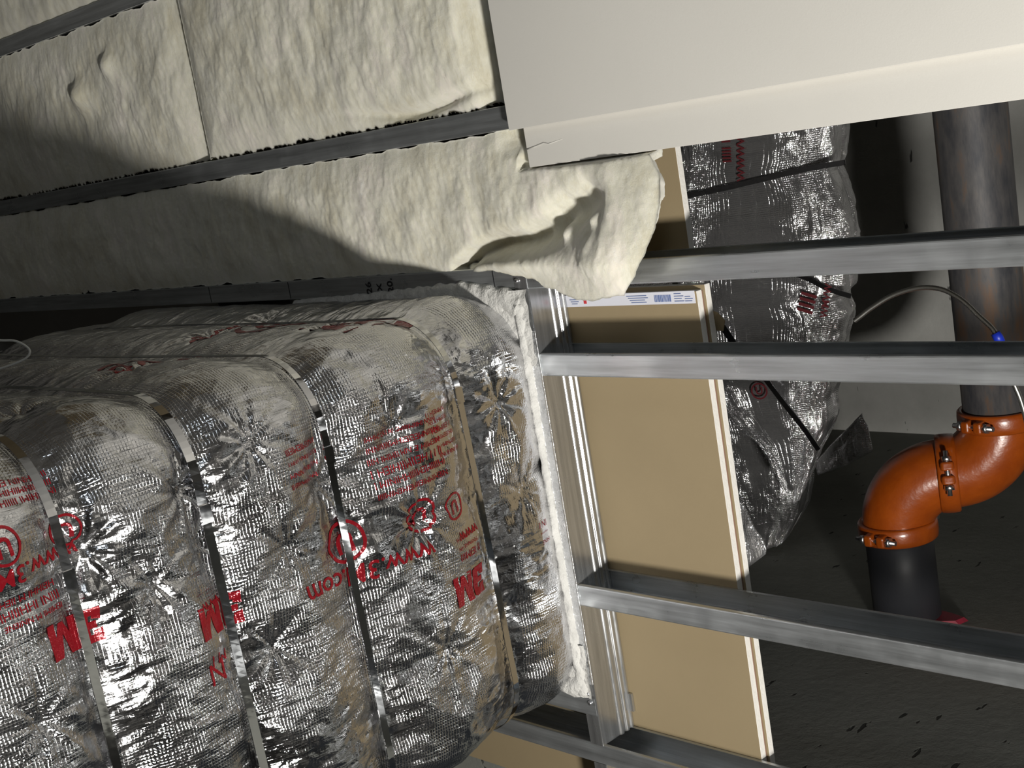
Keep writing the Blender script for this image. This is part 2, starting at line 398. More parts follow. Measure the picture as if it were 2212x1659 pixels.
# torn paper
q = on_n(1543, 690, .126)
tag(mesh_obj('torn_paper', [W(q[0]+a, q[1]+b, q[2]+c) for a, b, c in ((-.02, -.022, .0), (.012, -.012, -.004), (.018, .004, .004), (.010, .022, .006), (-.02, .018, 0), (-.02, -.022, .002), (.012, -.012, -.002), (.018, .004, .006), (.010, .022, .008), (-.02, .018, .002))],
    [(0,1,2,3,4), (9,8,7,6,5), (0,5,6,1), (1,6,7,2), (2,7,8,3), (3,8,9,4), (4,9,5,0)], M_brown), 'small brown torn paper sticking out beside the white board edge', 'paper')

# ================================================================== INSULATION BATTS
def batt(label, u0, u1, v0, v1, base, bulge, seed, du=.004, extra=None, edge_r=.022, rag=.006, vlo=None, vhi=None, back=.08, ulo_shape=None, uhi_shape=None, clamp=None):
    nu = int((u1-u0)/du)+1; nv = int((v1-v0)/du)+2
    U, T = np.meshgrid(np.linspace(u0, u1, nu), np.linspace(0, 1, nv), indexing='ij')
    lo = np.full_like(U, v0) if vlo is None else vlo(U); hi = np.full_like(U, v1) if vhi is None else vhi(U)
    lo = lo-np.clip(fbm(U*14, U*0+seed, seed)*rag*1.6, -rag, rag); hi = hi+np.clip(fbm(U*16, U*0+seed+9, seed+3)*rag*1.6, -rag, rag)
    V = lo+(hi-lo)*T
    if uhi_shape is not None:      # ragged / curved right end
        um = uhi_shape(V); U = u0+(U-u0)*(um-u0)/(u1-u0)
    dist = np.minimum(np.minimum(V-lo, hi-V), np.minimum(U-u0, (U[-1:, :]-U)))
    e = 1-np.exp(-(dist/edge_r)**1.2)
    N = base-bulge*e-.010*e*fbm(U*5, V*4, seed+5, 3)-.0010*e*fbm(U*30, V*8, seed+11, 4)-.0012*e*ridged(U*60, V*22, seed+21, 2)-.0012*perlin(U*190, V*150, seed+31)-.0055*e*fbm(U*17,V*13,seed+41,4)
    if extra is not None: N = N+extra(U, V)
    if clamp is not None: N = np.maximum(N, clamp(U, V))
    # front sheet, plus a skirt turned in behind it
    rows = [(U, V, N)]
    idx = np.arange(nu*nv).reshape(nu, nv); Q = grid_faces(nu, nv)
    per = np.concatenate([idx[:, 0], idx[-1, 1:], idx[-2::-1, -1], idx[0, -2:0:-1]])
    pu, pv, pn = U.ravel()[per], V.ravel()[per], N.ravel()[per]
    Vt = [Wa(U.ravel(), V.ravel(), N.ravel())]; off = nu*nv; last = per; m = len(per)
    cu, cv = pu.mean(), None
    steps = (.35, .75, 1.0)
    cvv = (np.interp(pu, U[:, 0], (lo+hi)[:, 0]/2))
    for s_ in steps:
        k = .003+.012*s_
        uu = pu+np.clip(((U[0,0]+U[-1,nv//2])/2-pu), -k, k)*.8; vv = pv+np.clip(cvv-pv, -k, k)*.8; nn = pn+np.where(pu > -1.62, np.minimum(back-pn, .026), back-pn)*s_
        Vt.append(Wa(uu, vv, nn)); cur = np.arange(off, off+m); off += m
        Q = np.vstack([Q, np.stack([last, cur, np.roll(cur, -1), np.roll(last, -1)], 1)]); last = cur
    o = fast_mesh('insulation_batt', np.vstack(Vt), Q, M_fiber)
    return tag(o, label, 'insulation', )
batt('insulation batt in the top left corner above the upper metal stud', UC+.02, -1.66, -.812, S0+.002, .006, .010, 3, du=.008)
stp = on_n(405, 200, -.02)[0]
batt('grey-shaded insulation batt at left between the two upper studs, tucked under its neighbour', UC+.02, stp+.03, S0+.0425, S1-.001, .006, .010, 12, edge_r=.05,
     extra=lambda U, V: .022*np.exp(-((U-stp)/.07)**2)-.030*np.exp(-(((U-on_n(180, 205, 0)[0])/.05)**2+((V-on_n(180, 205, 0)[1])/.035)**2))-.02*np.exp(-(((U-on_n(240, 140, 0)[0])/.03)**2+((V-on_n(240, 140, 0)[1])/.03)**2))-.02*np.exp(-(((U-on_n(95, 290, 0)[0])/.09)**2+((V-on_n(95, 290, 0)[1])/.07)**2)))
def bstep(U, V):
    # right-hand batt: fuller, its left end overlaps; lifts off near the drywall
    g = -.022*np.exp(-((U-stp)/.10)**2)*0
    g = g+.030*np.clip((U+1.70)/.07, 0, 1)
    # torn lip along the lower stud
    q = np.exp(-((V-(S1-.028-.012*np.sin((U+1.75)*14)))/.010)**2)*np.exp(-((U+1.83)/.16)**2)
    return g+.022*q
batt('long bright insulation batt between the two upper studs, meeting the drywall', stp, -1.612, S0+.0425, S1-.001, .004, .022, 25, edge_r=.05, clamp=lambda U, V: np.where(U > ql[0]-.012, .003, -9), extra=bstep)
# lower run with the loose end flopped out over the stud
_e = [on_n(x, y, n) for x, y, n in ((1418, 290, .003), (1418, 330, .0), (1424, 375, -.030), (1424, 430, -.048), (1416, 490, -.060), (1395, 550, -.070), (1368, 600, -.078), (1338, 645, -.085))]
PV = np.array([-.02]+[q[1] for q in _e]); PU = np.array([_e[0][0]]+[q[0] for q in _e])
def hiC(U): return np.interp(U, [-4.3, -2.2, -1.9, -1.75, -1.66, -1.60, -1.55, -1.47, -1.42, -1.385, -1.262], [.2415, .2415, .243, .2455, .2465, .2520, .262, .279, .291, .297, .292])
def endC(V): return np.interp(V, PV, PU)+.004*fbm(V*60, V*0+2, 77)
fold = [on_n(x, y, -.03) for x, y in ((965, 590), (1000, 560), (1060, 535), (1130, 528), (1190, 500), (1230, 460), (1275, 440))]
def exC(U, V):
    d = np.full(U.shape, 9.); tt = np.zeros(U.shape); 
    for i in range(len(fold)-1):
        a, b = np.array(fold[i][:2]), np.array(fold[i+1][:2]); ab = b-a; t = np.clip(((U-a[0])*ab[0]+(V-a[1])*ab[1])/(ab@ab), 0, 1)
        dx = U-a[0]-ab[0]*t; dy = V-a[1]-ab[1]*t; dd = np.hypot(dx, dy); m = dd < d; d = np.where(m, dd, d); tt = np.where(m, (i+t)/(len(fold)-1), tt)
    wd = .010+.026*tt; r = .052*np.exp(-(d/wd)**2)*np.clip(1.4-tt*.5, .5, 1)*(d < .15)
    # below the fold the lip and the flap stand out
    flap = np.clip((U+1.72)/.34, 0, 1); low = np.clip((V-.035)/.20, 0, 1)
    s = -.080*flap*low**.8
    s = s-.030*np.exp(-((V-(.228))/.022)**2)*np.exp(-((U+1.66)/.13)**2)
    for x, y, sz, am in ((1210, 500, .014, .028), (1283, 470, .012, .022), (1160, 515, .016, .012), (1300, 560, .035, .012), (1180, 330, .03, .012)):
        q = on_n(x, y, -.05); s = s-am*np.exp(-((U-q[0])**2+(V-q[1])**2)/sz**2)
    s = s+.020*np.clip((.050-V)/.03, 0, 1)*np.clip((U+1.66)/.05, 0, 1)
    return r+s
batt('lower insulation batt whose torn right end flops out over the stud', UC+.02, -1.262, .0008, .30, .004, .014, 41, extra=exC, vhi=hiC, clamp=lambda U, V: np.where(U > -1.602, .003-7*np.maximum(V-(qb2[1]+.001), 0), -9), uhi_shape=lambda V: endC(V), edge_r=.035, back=.035, rag=.005)

# ================================================================== MAIN DUCT
uL, uRt, vT, vBt, CR = -2.98, -1.674, .300, 1.098, .125
segs = []   # rounded rectangle perimeter as function of s
Lt = (uRt-CR)-(uL+CR); Lr = (vBt-CR)-(vT+CR); La = math.pi/2*CR; PER = 2*Lt+2*Lr+4*La
def perim(s):
    s = np.mod(s, PER); x = np.zeros_like(s); y = np.zeros_like(s); nx = np.zeros_like(s); ny = np.zeros_like(s)
    b = [0, Lt, Lt+La, Lt+La+Lr, Lt+2*La+Lr, 2*Lt+2*La+Lr, 2*Lt+3*La+Lr, 2*Lt+3*La+2*Lr, PER]
    for i in range(8):
        m = (s >= b[i])&(s <= b[i+1]); t = s[m]-b[i]
        if i == 0: X, Y, A, B = uL+CR+t, vT+0*t, 0*t, -1+0*t
        if i == 2: X, Y, A, B = uRt+0*t, vT+CR+t, 1+0*t, 0*t
        if i == 4: X, Y, A, B = uRt-CR-t, vBt+0*t, 0*t, 1+0*t
        if i == 6: X, Y, A, B = uL+0*t, vBt-CR-t, -1+0*t, 0*t
        if i % 2:
            c = {1: (uRt-CR, vT+CR, -90), 3: (uRt-CR, vBt-CR, 0), 5: (uL+CR, vBt-CR, 90), 7: (uL+CR, vT+CR, 180)}[i]
            a = math.radians(c[2])+t/CR; A, B = np.cos(a), np.sin(a); X, Y = c[0]+CR*A, c[1]+CR*B
        x[m], y[m], nx[m], ny[m] = X, Y, A, B
    return x, y, nx, ny
def s_of(v): return Lt+La+(v-vT-CR)        # on the face turned to the camera
STR = [-.185, -.478, -.714, -.936, -1.17, -1.42]
PINS = [(900, 1122, 1.0), (400, 1065, .9), (695, 1050, .8), (540, 960, .7), (1078, 870, .8), (840, 930, .5), (430, 1180, .5), (600, 1400, .7), (190, 1190, .8), (330, 1260, .7), (1130, 1060, .6), (620, 1180, .5), (960, 1400, .5), (90, 1560, .8)]
PINS = [(s_of(on_u(x, y, uRt+.01)[1]), on_u(x, y, uRt+.01)[2], a) for x, y, a in PINS]
PINS += [(Lt-.05, -.30, .8), (Lt-.2, -.6, .8), (Lt-.35, -.35, .7), (Lt-.10, -.85, .8), (Lt-.45, -.15, .7), (Lt-.5, -.85, .8)]
def strap_n(k, s): return STR[k]+.018*(s-(Lt+La))/.6*(1 if k < 1 else .3)
def disp(s, n):
    d = np.full(s.shape, 9.)
    for k in range(len(STR)): d = np.minimum(d, np.abs(n-strap_n(k, s)))
    d = np.minimum(d, np.abs(n-.02)+.01)
    z = .026*(1-np.exp(-(d/.055)**1.5))
    att = 1-.85*np.exp(-(d/.012)**2)
    top = 1-.55*np.clip((Lt+La*.6-s)/.1, 0, 1)
    z = z+att*top*(.012*fbm(s*5, n*5, 101, 2)+.0065*(ridged(s*8+.6*perlin(s*6, n*6, 5), n*5, 111, 2)-.9)+.0028*(ridged(s*26+perlin(s*9, n*9, 8), n*9, 131, 2)-1)+.0009*(ridged(s*80, n*26, 151, 2)-.8))
    for i, (ps, pn, a) in enumerate(PINS):
        ds, dn = s-ps, n-pn; r = np.hypot(ds, dn); m = r < .30
        rr = r[m]; th = np.arctan2(dn[m], ds[m]); wob = th*9+3*perlin(rr*12, th*0+i, 7)+i
        z[m] += a*(-.022*np.exp(-(rr/.030)**1.3)+.0042*np.cos(wob)*np.exp(-rr/.075)*(1-np.exp(-rr/.012))+.003*np.cos(th*17+i*2)*np.exp(-rr/.04)*(1-np.exp(-rr/.01)))
    z = z-.004
    # shrink where it passes through the opening
    z = np.where(n > -.09, np.minimum(z, .004+.30*np.maximum(-n, 0)), z)-.003*np.clip((n+.03)/.03, 0, 1)-.006*np.clip(n/.01, 0, 1)
    return z
def ductP(s, n, off=0.):
    x, y, a, b = perim(s); z = disp(s, n)+off; return Wa(x+a*z, y+b*z, n)
def lin(a, b, st_): return np.linspace(a, b, max(2, int(abs(b-a)/st_)+1))
sl = np.concatenate([lin(0, Lt-.9, .012)[:-1], lin(Lt-.9, Lt+2*La+Lr+.12, .0036)[:-1], lin(Lt+2*La+Lr+.12, PER, .04)[:-1]])
nl = np.concatenate([lin(-2.1, -1.30, .02)[:-1], lin(-1.30, .03, .0036)[:-1], lin(.03, .48, .03)])
Sg, Ng = np.meshgrid(sl, nl, indexing='xy')     # rows n, cols s
duct = thing('wrapped_duct', 'large rectangular duct wrapped in crumpled silver foil, banded with steel straps, lower left', 'duct', W(-2.3, .7, -.6))
V = ductP(Sg.ravel(), Ng.ravel())
Q = grid_faces(len(nl), len(sl), True)
uvs = np.stack([Sg.ravel(), Ng.ravel()], 1)
fast_mesh('foil_wrap', V, Q, M_foil, duct, uvs)
def strap(k):
    s = np.concatenate([lin(0, PER, .01)[:-1]]); n0 = strap_n(k, s); hw = .0066 if k != 2 else .0075
    tw = .10*np.sin(s*9+k)*np.exp(-0*s)
    def ring(dn, off):
        x, y, a, b = perim(s); z = np.full(s.shape, .0062)+off+.0016*np.sin(s*6+k*1.7)+dn*tw*.5; return Wa(x+a*z, y+b*z, n0+dn)
    rings = [ring(-hw, 0), ring(-hw, .0012), ring(hw, .0012), ring(hw, 0)]
    m = len(s); V = np.vstack(rings); Q = []
    for r in range(4):
        a = r*m+np.arange(m); b = ((r+1) % 4)*m+np.arange(m); Q.append(np.stack([a, np.roll(a, -1), np.roll(b, -1), b], 1))
    o = fast_mesh('strap', V, np.vstack(Q), M_strap, duct)
    o.data.polygons.foreach_set('use_smooth', [False]*len(o.data.polygons))
    # crimp seal where the band is closed
    ss = s_of(.47+.02*k)-.05; x, y, a, b = perim(np.array([ss, ss+.028])); nn = strap_n(k, np.array([ss, ss+.028]))
    V = []
    for i in range(2):
        for dn in (-hw-.002, hw+.002):
            for of in (.006, .0105): V.append(W(x[i]+a[i]*of, y[i]+b[i]*of, nn[i]+dn))
    c = fixn(mesh_obj('crimp_seal', V, BF, M_strap, o))
for k in range(len(STR)): strap(k)
# red printing follows the foil
def decal(body, px, py, wpx, ang=0, bold=0, face='r', nm='printed_text', squash=1, raw=None):
    if raw is None: V, Fc = text_pts(body, 1.0, bold, 2)
    else: V, Fc = raw
    V = np.array(V); V = V*wpx/np.ptp(V[:, 0]); V[:, 1] *= squash
    if face == 'r': q = on_u(px, py, uRt+.012); s0, n0 = s_of(q[1]), q[2]
    else: q = on_v(px, py, vT-.012); s0, n0 = (q[0]-(uL+CR)), q[2]
    c, sn = math.cos(ang), math.sin(ang); X = V[:, 0]*c-V[:, 1]*sn; Y = V[:, 0]*sn+V[:, 1]*c
    s = s0+Y; n = n0-X
    P = ductP(s, n, .0007)
    return mesh_obj(nm, P, Fc, M_red, duct, smooth=True, uvs=np.stack([s, n], 1))
def ring_shape(r0, r1, seg=40):
    V = []; Fc = []
    for i in range(seg):
        a = 2*math.pi*i/seg; V += [(r0*math.cos(a), r0*math.sin(a)), (r1*math.cos(a), r1*math.sin(a))]
    for i in range(seg):
        j = (i+1) % seg; Fc.append((2*i, 2*i+1, 2*j+1, 2*j))
    return V, Fc
def ul_mark(px, py, w_, face='r'):
    decal('', px, py, w_, face=face, raw=ring_shape(.42, .5), nm='ring_emblem')
    decal('U', px, py, w_*.42, face=face, bold=.03, nm='emblem_letter'); 
def block_logo():
    quads = [((0, .78), (.42, .78), (.42, 1), (0, 1)), ((.10, .40), (.42, .40), (.42, .60), (.10, .60)), ((0, 0), (.42, 0), (.42, .22), (0, .22)), ((.28, 0), (.50, .06), (.50, .94), (.28, 1)), ((0, .62), (.20, .68), (.20, .80), (0, .80)), ((0, .2), (.2, .2), (.2, .32), (0, .38)),
             ((.56, 0), (.74, 0), (.74, 1), (.56, 1)), ((1.10, 0), (1.28, 0), (1.28, 1), (1.10, 1)), ((.56, 1), (.86, .05), (.98, .05), (.80, 1)), ((.86, .05), (.98, .05), (1.28, 1), (1.04, 1))]
    V = []; Fc = []; k = 5
    for a, b, c, d in quads:
        o = len(V); a, b, c, d = map(np.array, (a, b, c, d))
        for i in range(k+1):
            for j in range(k+1):
                u, v = i/k, j/k; V.append((a*(1-u)+b*u)*(1-v)+(d*(1-u)+c*u)*v-np.array([.64, .5]))
        Fc += [(o+i*(k+1)+j, o+(i+1)*(k+1)+j, o+(i+1)*(k+1)+j+1, o+i*(k+1)+j+1) for i in range(k) for j in range(k)]
    return V, Fc
LOGOS = [(1010, 1262, .085), (172, 1370, .080), (480, 1330, .080), (690, 1530, .0)]
for x, y, w_ in LOGOS[:3]: decal('', x, y, w_, raw=block_logo(), nm='printed_logo', squash=.8)
for x, y, w_ in ((757, 1172, .072), (977, 1092, .050), (152, 1147, .046), (2, 1182, .050), (905, 1112, .060)): ul_mark(x, y, w_)
decal('www.3M.com', 800, 1232, .26, ang=-.04, bold=.01)
decal('www', 1010, 1150, .06, bold=.01); decal('www.3M.com', 30, 1240, .20, bold=.01); decal('wVVw', 470, 1300, .06)
def rows(x, y, dx, dy, n, w_, chars=26):
    for k in range(n):
        body = ''.join(random.choice('IIHMI EIN') for _ in range(chars+random.randint(-4, 4))); body = body.replace('  ', 'I')
        decal(body, x+dx*k, y+dy*k, w_, nm='printed_line')
rows(862, 925, 5, 24, 6, .15); rows(935, 888, 7, 17, 6, .055, 11); rows(650, 965, 5, 24, 4, .075, 14); rows(60, 1285, 8, 24, 3, .09, 16); rows(45, 1040, 8, 20, 3, .10, 16); rows(1168, 1130, 4, 18, 3, .025, 6); rows(1000, 1155, 4, 18, 3, .06, 12); rows(478, 1420, 3, 26, 2, .03, 6)
decal('', 770, 700, .16, face='t', raw=block_logo(), nm='printed_logo'); ul_mark(590, 712, .14, 't'); decal('FIRE', 320, 782, .16, face='t', bold=.02); decal('WRAP', 500, 716, .2, face='t', bold=.02)
# bands of loose fibre packing the gap round the duct, and foil tape over the header
def packing():
    t = thing('gap_packing', 'white fibre packing stuffed round the duct where it enters the wall frame', 'insulation', W(-1.66, .6, -.01))
    def strip(name, path, hw, hh, mat, seed, rough=.004):
        P = np.array(path); n = len(P); seg = 14; V = []
        tx = np.gradient(P, axis=0); tx /= np.linalg.norm(tx, axis=1)[:, None]; nrm = np.stack([-tx[:, 1], tx[:, 0]], 1)
        dst = np.concatenate([[0], np.cumsum(np.linalg.norm(np.diff(P, axis=0), axis=1))]); hwv = np.interp(np.linspace(0, 1, n), np.linspace(0, 1, len(hw)), hw)
        for i in range(n):
            for k in range(seg):
                a = 2*math.pi*k/seg; q = 1+.35*float(perlin(dst[i]*45, k*.6+seed, seed)); x = math.cos(a)*hwv[i]*q; z = math.sin(a)*hh*q
                V.append(W(P[i][0]+nrm[i][0]*x, P[i][1]+nrm[i][1]*x, -.002+z))
        Fc = [(i*seg+k, i*seg+(k+1) % seg, (i+1)*seg+(k+1) % seg, (i+1)*seg+k) for i in range(n-1) for k in range(seg)]
        Fc += [tuple(range(seg)), tuple((n-1)*seg+k for k in range(seg))]
        o = fixn(mesh_obj(name, V, Fc, mat, t, smooth=True)); return o
    def dens(p, m=160):
        p = np.array(p, float); d = np.concatenate([[0], np.cumsum(np.linalg.norm(np.diff(p, axis=0), axis=1))]); q = np.linspace(0, d[-1], m); return np.stack([np.interp(q, d, p[:, 0]), np.interp(q, d, p[:, 1])], 1)
    strip('fibre_bead', dens([(-1.666, .31), (-1.6655, .5), (-1.6655, .8), (-1.666, 1.0), (-1.665, 1.078)]), [.013, .0095, .0078, .0078, .010, .015], .011, M_wool, 5)
    strip('fibre_bead', dens([(-2.35, .291), (-2.0, .291), (-1.8, .294), (-1.70, .302), (-1.665, .318)]), [.007, .012, .017, .03, .022], .012, M_wool, 9)
    strip('fibre_tuft', dens([(-1.71, 1.072), (-1.685, 1.068), (-1.662, 1.05)], 60), [.010, .02, .022, .010], .014, M_wool, 15)
    def corner(cv, sg, a0):
        V = []; m = 24; q = 8
        for i in range(m+1):
            a = math.radians(a0+90*i/m); au, av = uRt-CR+(CR-.012)*math.cos(a), cv+(CR-.012)*math.sin(a)
            # outer point on the frame corner
            ov = .2835 if sg < 0 else 1.083; k = abs(math.cos(a)) if True else 0
            if k > .7: ou, oo = -1.6415, ov+(cv-ov)*(1-min(1, math.hypot(math.sin(a), 0)/.7071)) 
            else: ou, oo = -1.6415-(CR+.03)*(1-k/.7071), ov
            for j in range(q+1):
                f_ = j/q; u_, v_ = au+(ou-au)*f_, av+(oo-av)*f_
                V.append(W(u_, v_, -.004-.006*float(fbm(np.array(u_*45), np.array(v_*45), 9, 3))-.004*float(ridged(np.array(u_*90), np.array(v_*90), 19, 2))))
        n_ = len(V); V += [p+Vector((0, .02, 0)) for p in V]
        Fc = []
        for i in range(m):
            for j in range(q):
                a_, b_, c_, d_ = i*(q+1)+j, i*(q+1)+j+1, (i+1)*(q+1)+j+1, (i+1)*(q+1)+j
                Fc += [(a_, b_, c_, d_), (d_+n_, c_+n_, b_+n_, a_+n_)]
        fixn(mesh_obj('corner_wad', V, Fc, M_wool, t, smooth=True))
    corner(vT+CR, -1, -90); corner(vBt-CR, 1, 0)
packing()
# crinkled foil tape on the header flange
def foil_tape():
    u0, u1 = -1.657, -1.6385
    nu, nv = 10, 300; U, T = np.meshgrid(np.linspace(u0, u1, nu), np.linspace(.36, 1.055, nv), indexing='ij')
    N = -.0026-.0022*np.abs(fbm(U*90, T*60, 5, 2))-.0015*ridged(U*160, T*110, 6, 1)
    uv = np.stack([U.ravel(), T.ravel()], 1)
    n0 = nu*nv; V = np.vstack([Wa(U.ravel(), T.ravel(), N.ravel()), Wa(U.ravel(), T.ravel(), np.full(n0, -.0008))])
    Q = grid_faces(nu, nv); idx = np.arange(n0).reshape(nu, nv); per = np.concatenate([idx[:, 0], idx[-1, 1:], idx[-2::-1, -1], idx[0, -2:0:-1]])
    Q = np.vstack([Q, Q[:, ::-1]+n0, np.stack([per, per+n0, np.roll(per, -1)+n0, np.roll(per, -1)], 1)])
    o = fast_mesh('foil_tape', V, Q, M_tape, None, np.vstack([uv, uv])); tag(o, 'narrow crinkled strip of foil tape along the opening frame beside the duct', 'tape')
foil_tape()

# dark bits above the duct at left: a hanger bracket and a hanging wire
br = thing('hanger_bracket', 'small black bracket with two rivets above the foil duct', 'bracket', W(*on_n(548, 660, .10)))
q0, q1 = on_n(470, 655, .10), on_n(625, 650, .10)
box('plate', q0[0], q1[0], q0[1]-.006, q0[1]+.030, .10, .112, M_dark, br, bevel=.002)
for x in (506, 558):
    q = on_n(x, 664, .098); c = W(*q); tube('rivet', [c, c+Vector((0, .004, 0))], [.003, .005], M_steel, br, 10)
wl = [on_z(x, y, 2.3) for x, y in ((-40, 728), (0, 735), (30, 736), (52, 745), (64, 757), (60, 770), (40, 782), (0, 796), (-40, 806))]
def smooth_path(P, k=6):
    P = [Vector(p) for p in P]; out = []
    for i in range(len(P)-1):
        p0, p1, p2, p3 = P[max(i-1, 0)], P[i], P[i+1], P[min(i+2, len(P)-1)]
        for j in range(k):
            t = j/k; out.append(.5*((2*p1)+(p2-p0)*t+(2*p0-5*p1+4*p2-p3)*t*t+(3*p1-p0-3*p2+p3)*t**3))
    out.append(P[-1]); return out
tag(tube('wire', smooth_path([W(*q) for q in wl]), .0022, M_white, None, 8), 'thin white wire hanging in a loop at the left edge above the duct', 'wire')

# ================================================================== SECOND DUCT (behind)
d2 = thing('wrapped_duct', 'smaller dark silver foil wrapped duct behind the studs at right', 'duct', W(-1.7, .5, 1.2))
def loft(name, rows, n0, b, mat, parent, seed, m=110, amp=1.0, power=.55, sub=.007):
    rows = [(on_f(xl, y, n0), on_f(xr, y, n0)) for y, xl, xr in rows]
    vv = [(a[1]+c[1])/2 for a, c in rows]; k = max(8, int(abs(vv[-1]-vv[0])/sub)); q = np.linspace(0, 1, k); ts = np.linspace(0, 1, len(rows))
    L = np.array([[np.dot(np.array(a)-P0, E1), a[1]] for a, c in rows]); Rr = np.array([[np.dot(np.array(c)-P0, E1), c[1]] for a, c in rows])
    f = lambda A: np.stack([np.interp(q, (np.array(vv)-vv[0])/(vv[-1]-vv[0]), A[:, i]) for i in range(2)], 1)
    L, Rr = f(L), f(Rr); C = (L+Rr)/2; D = (Rr-L)/2
    th = np.linspace(0, 2*np.pi, m, endpoint=False)[None, :]
    cs, sn = np.cos(th), np.sin(th); cs = np.sign(cs)*np.abs(cs)**power; sn = np.sign(sn)*np.abs(sn)**power
    U = C[:, :1]+D[:, :1]*cs; Vv = C[:, 1:]+D[:, 1:]*cs; hb = np.minimum(b, np.abs(D[:, :1])*1.1+.01); N = n0+0*U+hb*(1-sn)
    sA = th*.22+0*U; vA = Vv
    dz = amp*(.014*fbm(sA*8, vA*6, seed, 3)+.012*(ridged(sA*16+perlin(sA*7, vA*7, 3)*.8, vA*9, seed+4, 3)-1))
    U = U+dz*np.cos(th); N = N-dz*np.sin(th)
    PU_ = P0[0]+E1[0]*U+E2[0]*N; PN_ = P0[2]+E1[2]*U+E2[2]*N
    V = Wa(PU_.ravel(), Vv.ravel(), PN_.ravel()); Q = grid_faces(k, m, True)
    uv = np.stack([sA.ravel(), vA.ravel()+3], 1)
    o = fast_mesh(name, V, Q, mat, parent, uv, flip=True)
    bm = bmesh.new(); bm.from_mesh(o.data); bmesh.ops.holes_fill(bm, edges=[e for e in bm.edges if e.is_boundary], sides=0); bmesh.ops.recalc_face_normals(bm, faces=bm.faces); bm.to_mesh(o.data); bm.free()
    return o
N2 = 1.12
_s2 = ray(1650, 600); _s2 = _s2/np.linalg.norm(_s2); E2 = np.array([_s2[0]*.42, 0, _s2[2]]); E2 /= np.linalg.norm(E2); E1 = np.array([E2[2], 0, -E2[0]])   # across / along the sight line
P0 = np.array(on_n(1650, 600, N2))
def on_f(x, y, off=0.):
    d = ray(x, y); o_ = np.array([0, 0, -S]); P_ = P0+E2*off; t = ((P_-o_)@E2)/(d@E2); q = o_+d*t; return tuple(q)
loft('foil_wrap', [(-300, 1440, 1736), (100, 1440, 1772), (270, 1440, 1794), (350, 1440, 1788), (372, 1440, 1778), (430, 1440, 1804), (520, 1440, 1818), (600, 1445, 1816), (640, 1450, 1812), (655, 1450, 1796), (690, 1455, 1811), (760, 1470, 1798), (830, 1500, 1788), (880, 1535, 1772), (925, 1575, 1774), (960, 1625, 1762), (1000, 1655, 1748), (1040, 1680, 1734), (1088, 1708, 1718)], .0, .12, M_foil2, d2, 210, amp=.62, power=.42)
loft('foil_wrap', [(880, 1470, 1740), (930, 1500, 1730), (1000, 1530, 1725), (1080, 1560, 1722), (1130, 1575, 1712), (1185, 1590, 1680)], 0.30, .12, M_foil2, d2, 260, amp=.5)
def strap2(pts, dz, wdt=.013):
    P = [Vector(W(*on_f(x, y, dz))) for x, y in pts]; P = smooth_path(P, 8); V = []
    for i, p in enumerate(P):
        t = (P[min(i+1, len(P)-1)]-P[max(i-1, 0)]).normalized(); nn = t.cross(Vector((0, 1, 0))).normalized()
        for a, b in ((-wdt/2, 0), (wdt/2, 0), (wdt/2, .002), (-wdt/2, .002)): V.append(p+nn*a+Vector((0, b, 0)))
    n = len(P); Fc = [(i*4+k, i*4+(k+1) % 4, (i+1)*4+(k+1) % 4, (i+1)*4+k) for i in range(n-1) for k in range(4)]+[(3, 2, 1, 0), (n*4-4, n*4-3, n*4-2, n*4-1)]
    return fixn(mesh_obj('strap', V, Fc, M_strap2, d2))
M_strap2 = simple('dark_steel_strap', (.30, .30, .32), .22, 1)
FZ = -.011
strap2([(1440, 434), (1478, 425), (1560, 408), (1640, 389), (1740, 366), (1817, 352), (1822, 352)], FZ)
strap2([(1690, 583), (1740, 600), (1790, 625), (1838, 640)], FZ)
strap2([(1648, 812), (1690, 868), (1735, 925), (1768, 972)], FZ, .015)
strap2([(1540, 680), (1560, 705), (1580, 735), (1600, 765)], FZ, .02)
def decal2(body, px, py, size, raw=None, ang=0, dz=0):
    V, Fc = raw if raw else text_pts(body, 1.0, .02, 0); V = np.array(V); V = V*size/np.ptp(V[:, 0]); q = on_f(px, py, FZ-.002+dz); e1 = Wd(E1)
    c, s_ = math.cos(ang), math.sin(ang)
    X = V[:, 0]*c-V[:, 1]*s_; Y = V[:, 0]*s_+V[:, 1]*c
    mesh_obj('printed_text', [W(*q)+e1*x+Vector((y, 0, 0)) for x, y in zip(X, Y)], Fc, M_red2, d2)
M_red2 = simple('red_print_on_foil', (.10, .008, .012), .5, .3)
decal2('WWWV', 1601, 345, .11, ang=1.45); decal2('WMVW', 1785, 650, .09, ang=1.3); decal2('', 1640, 845, .045, raw=ring_shape(.40, .5)); decal2('U', 1640, 845, .018)
decal2('IIIII III', 1570, 320, .07, ang=1.5); decal2('IIII', 1745, 655, .05, ang=1.2)
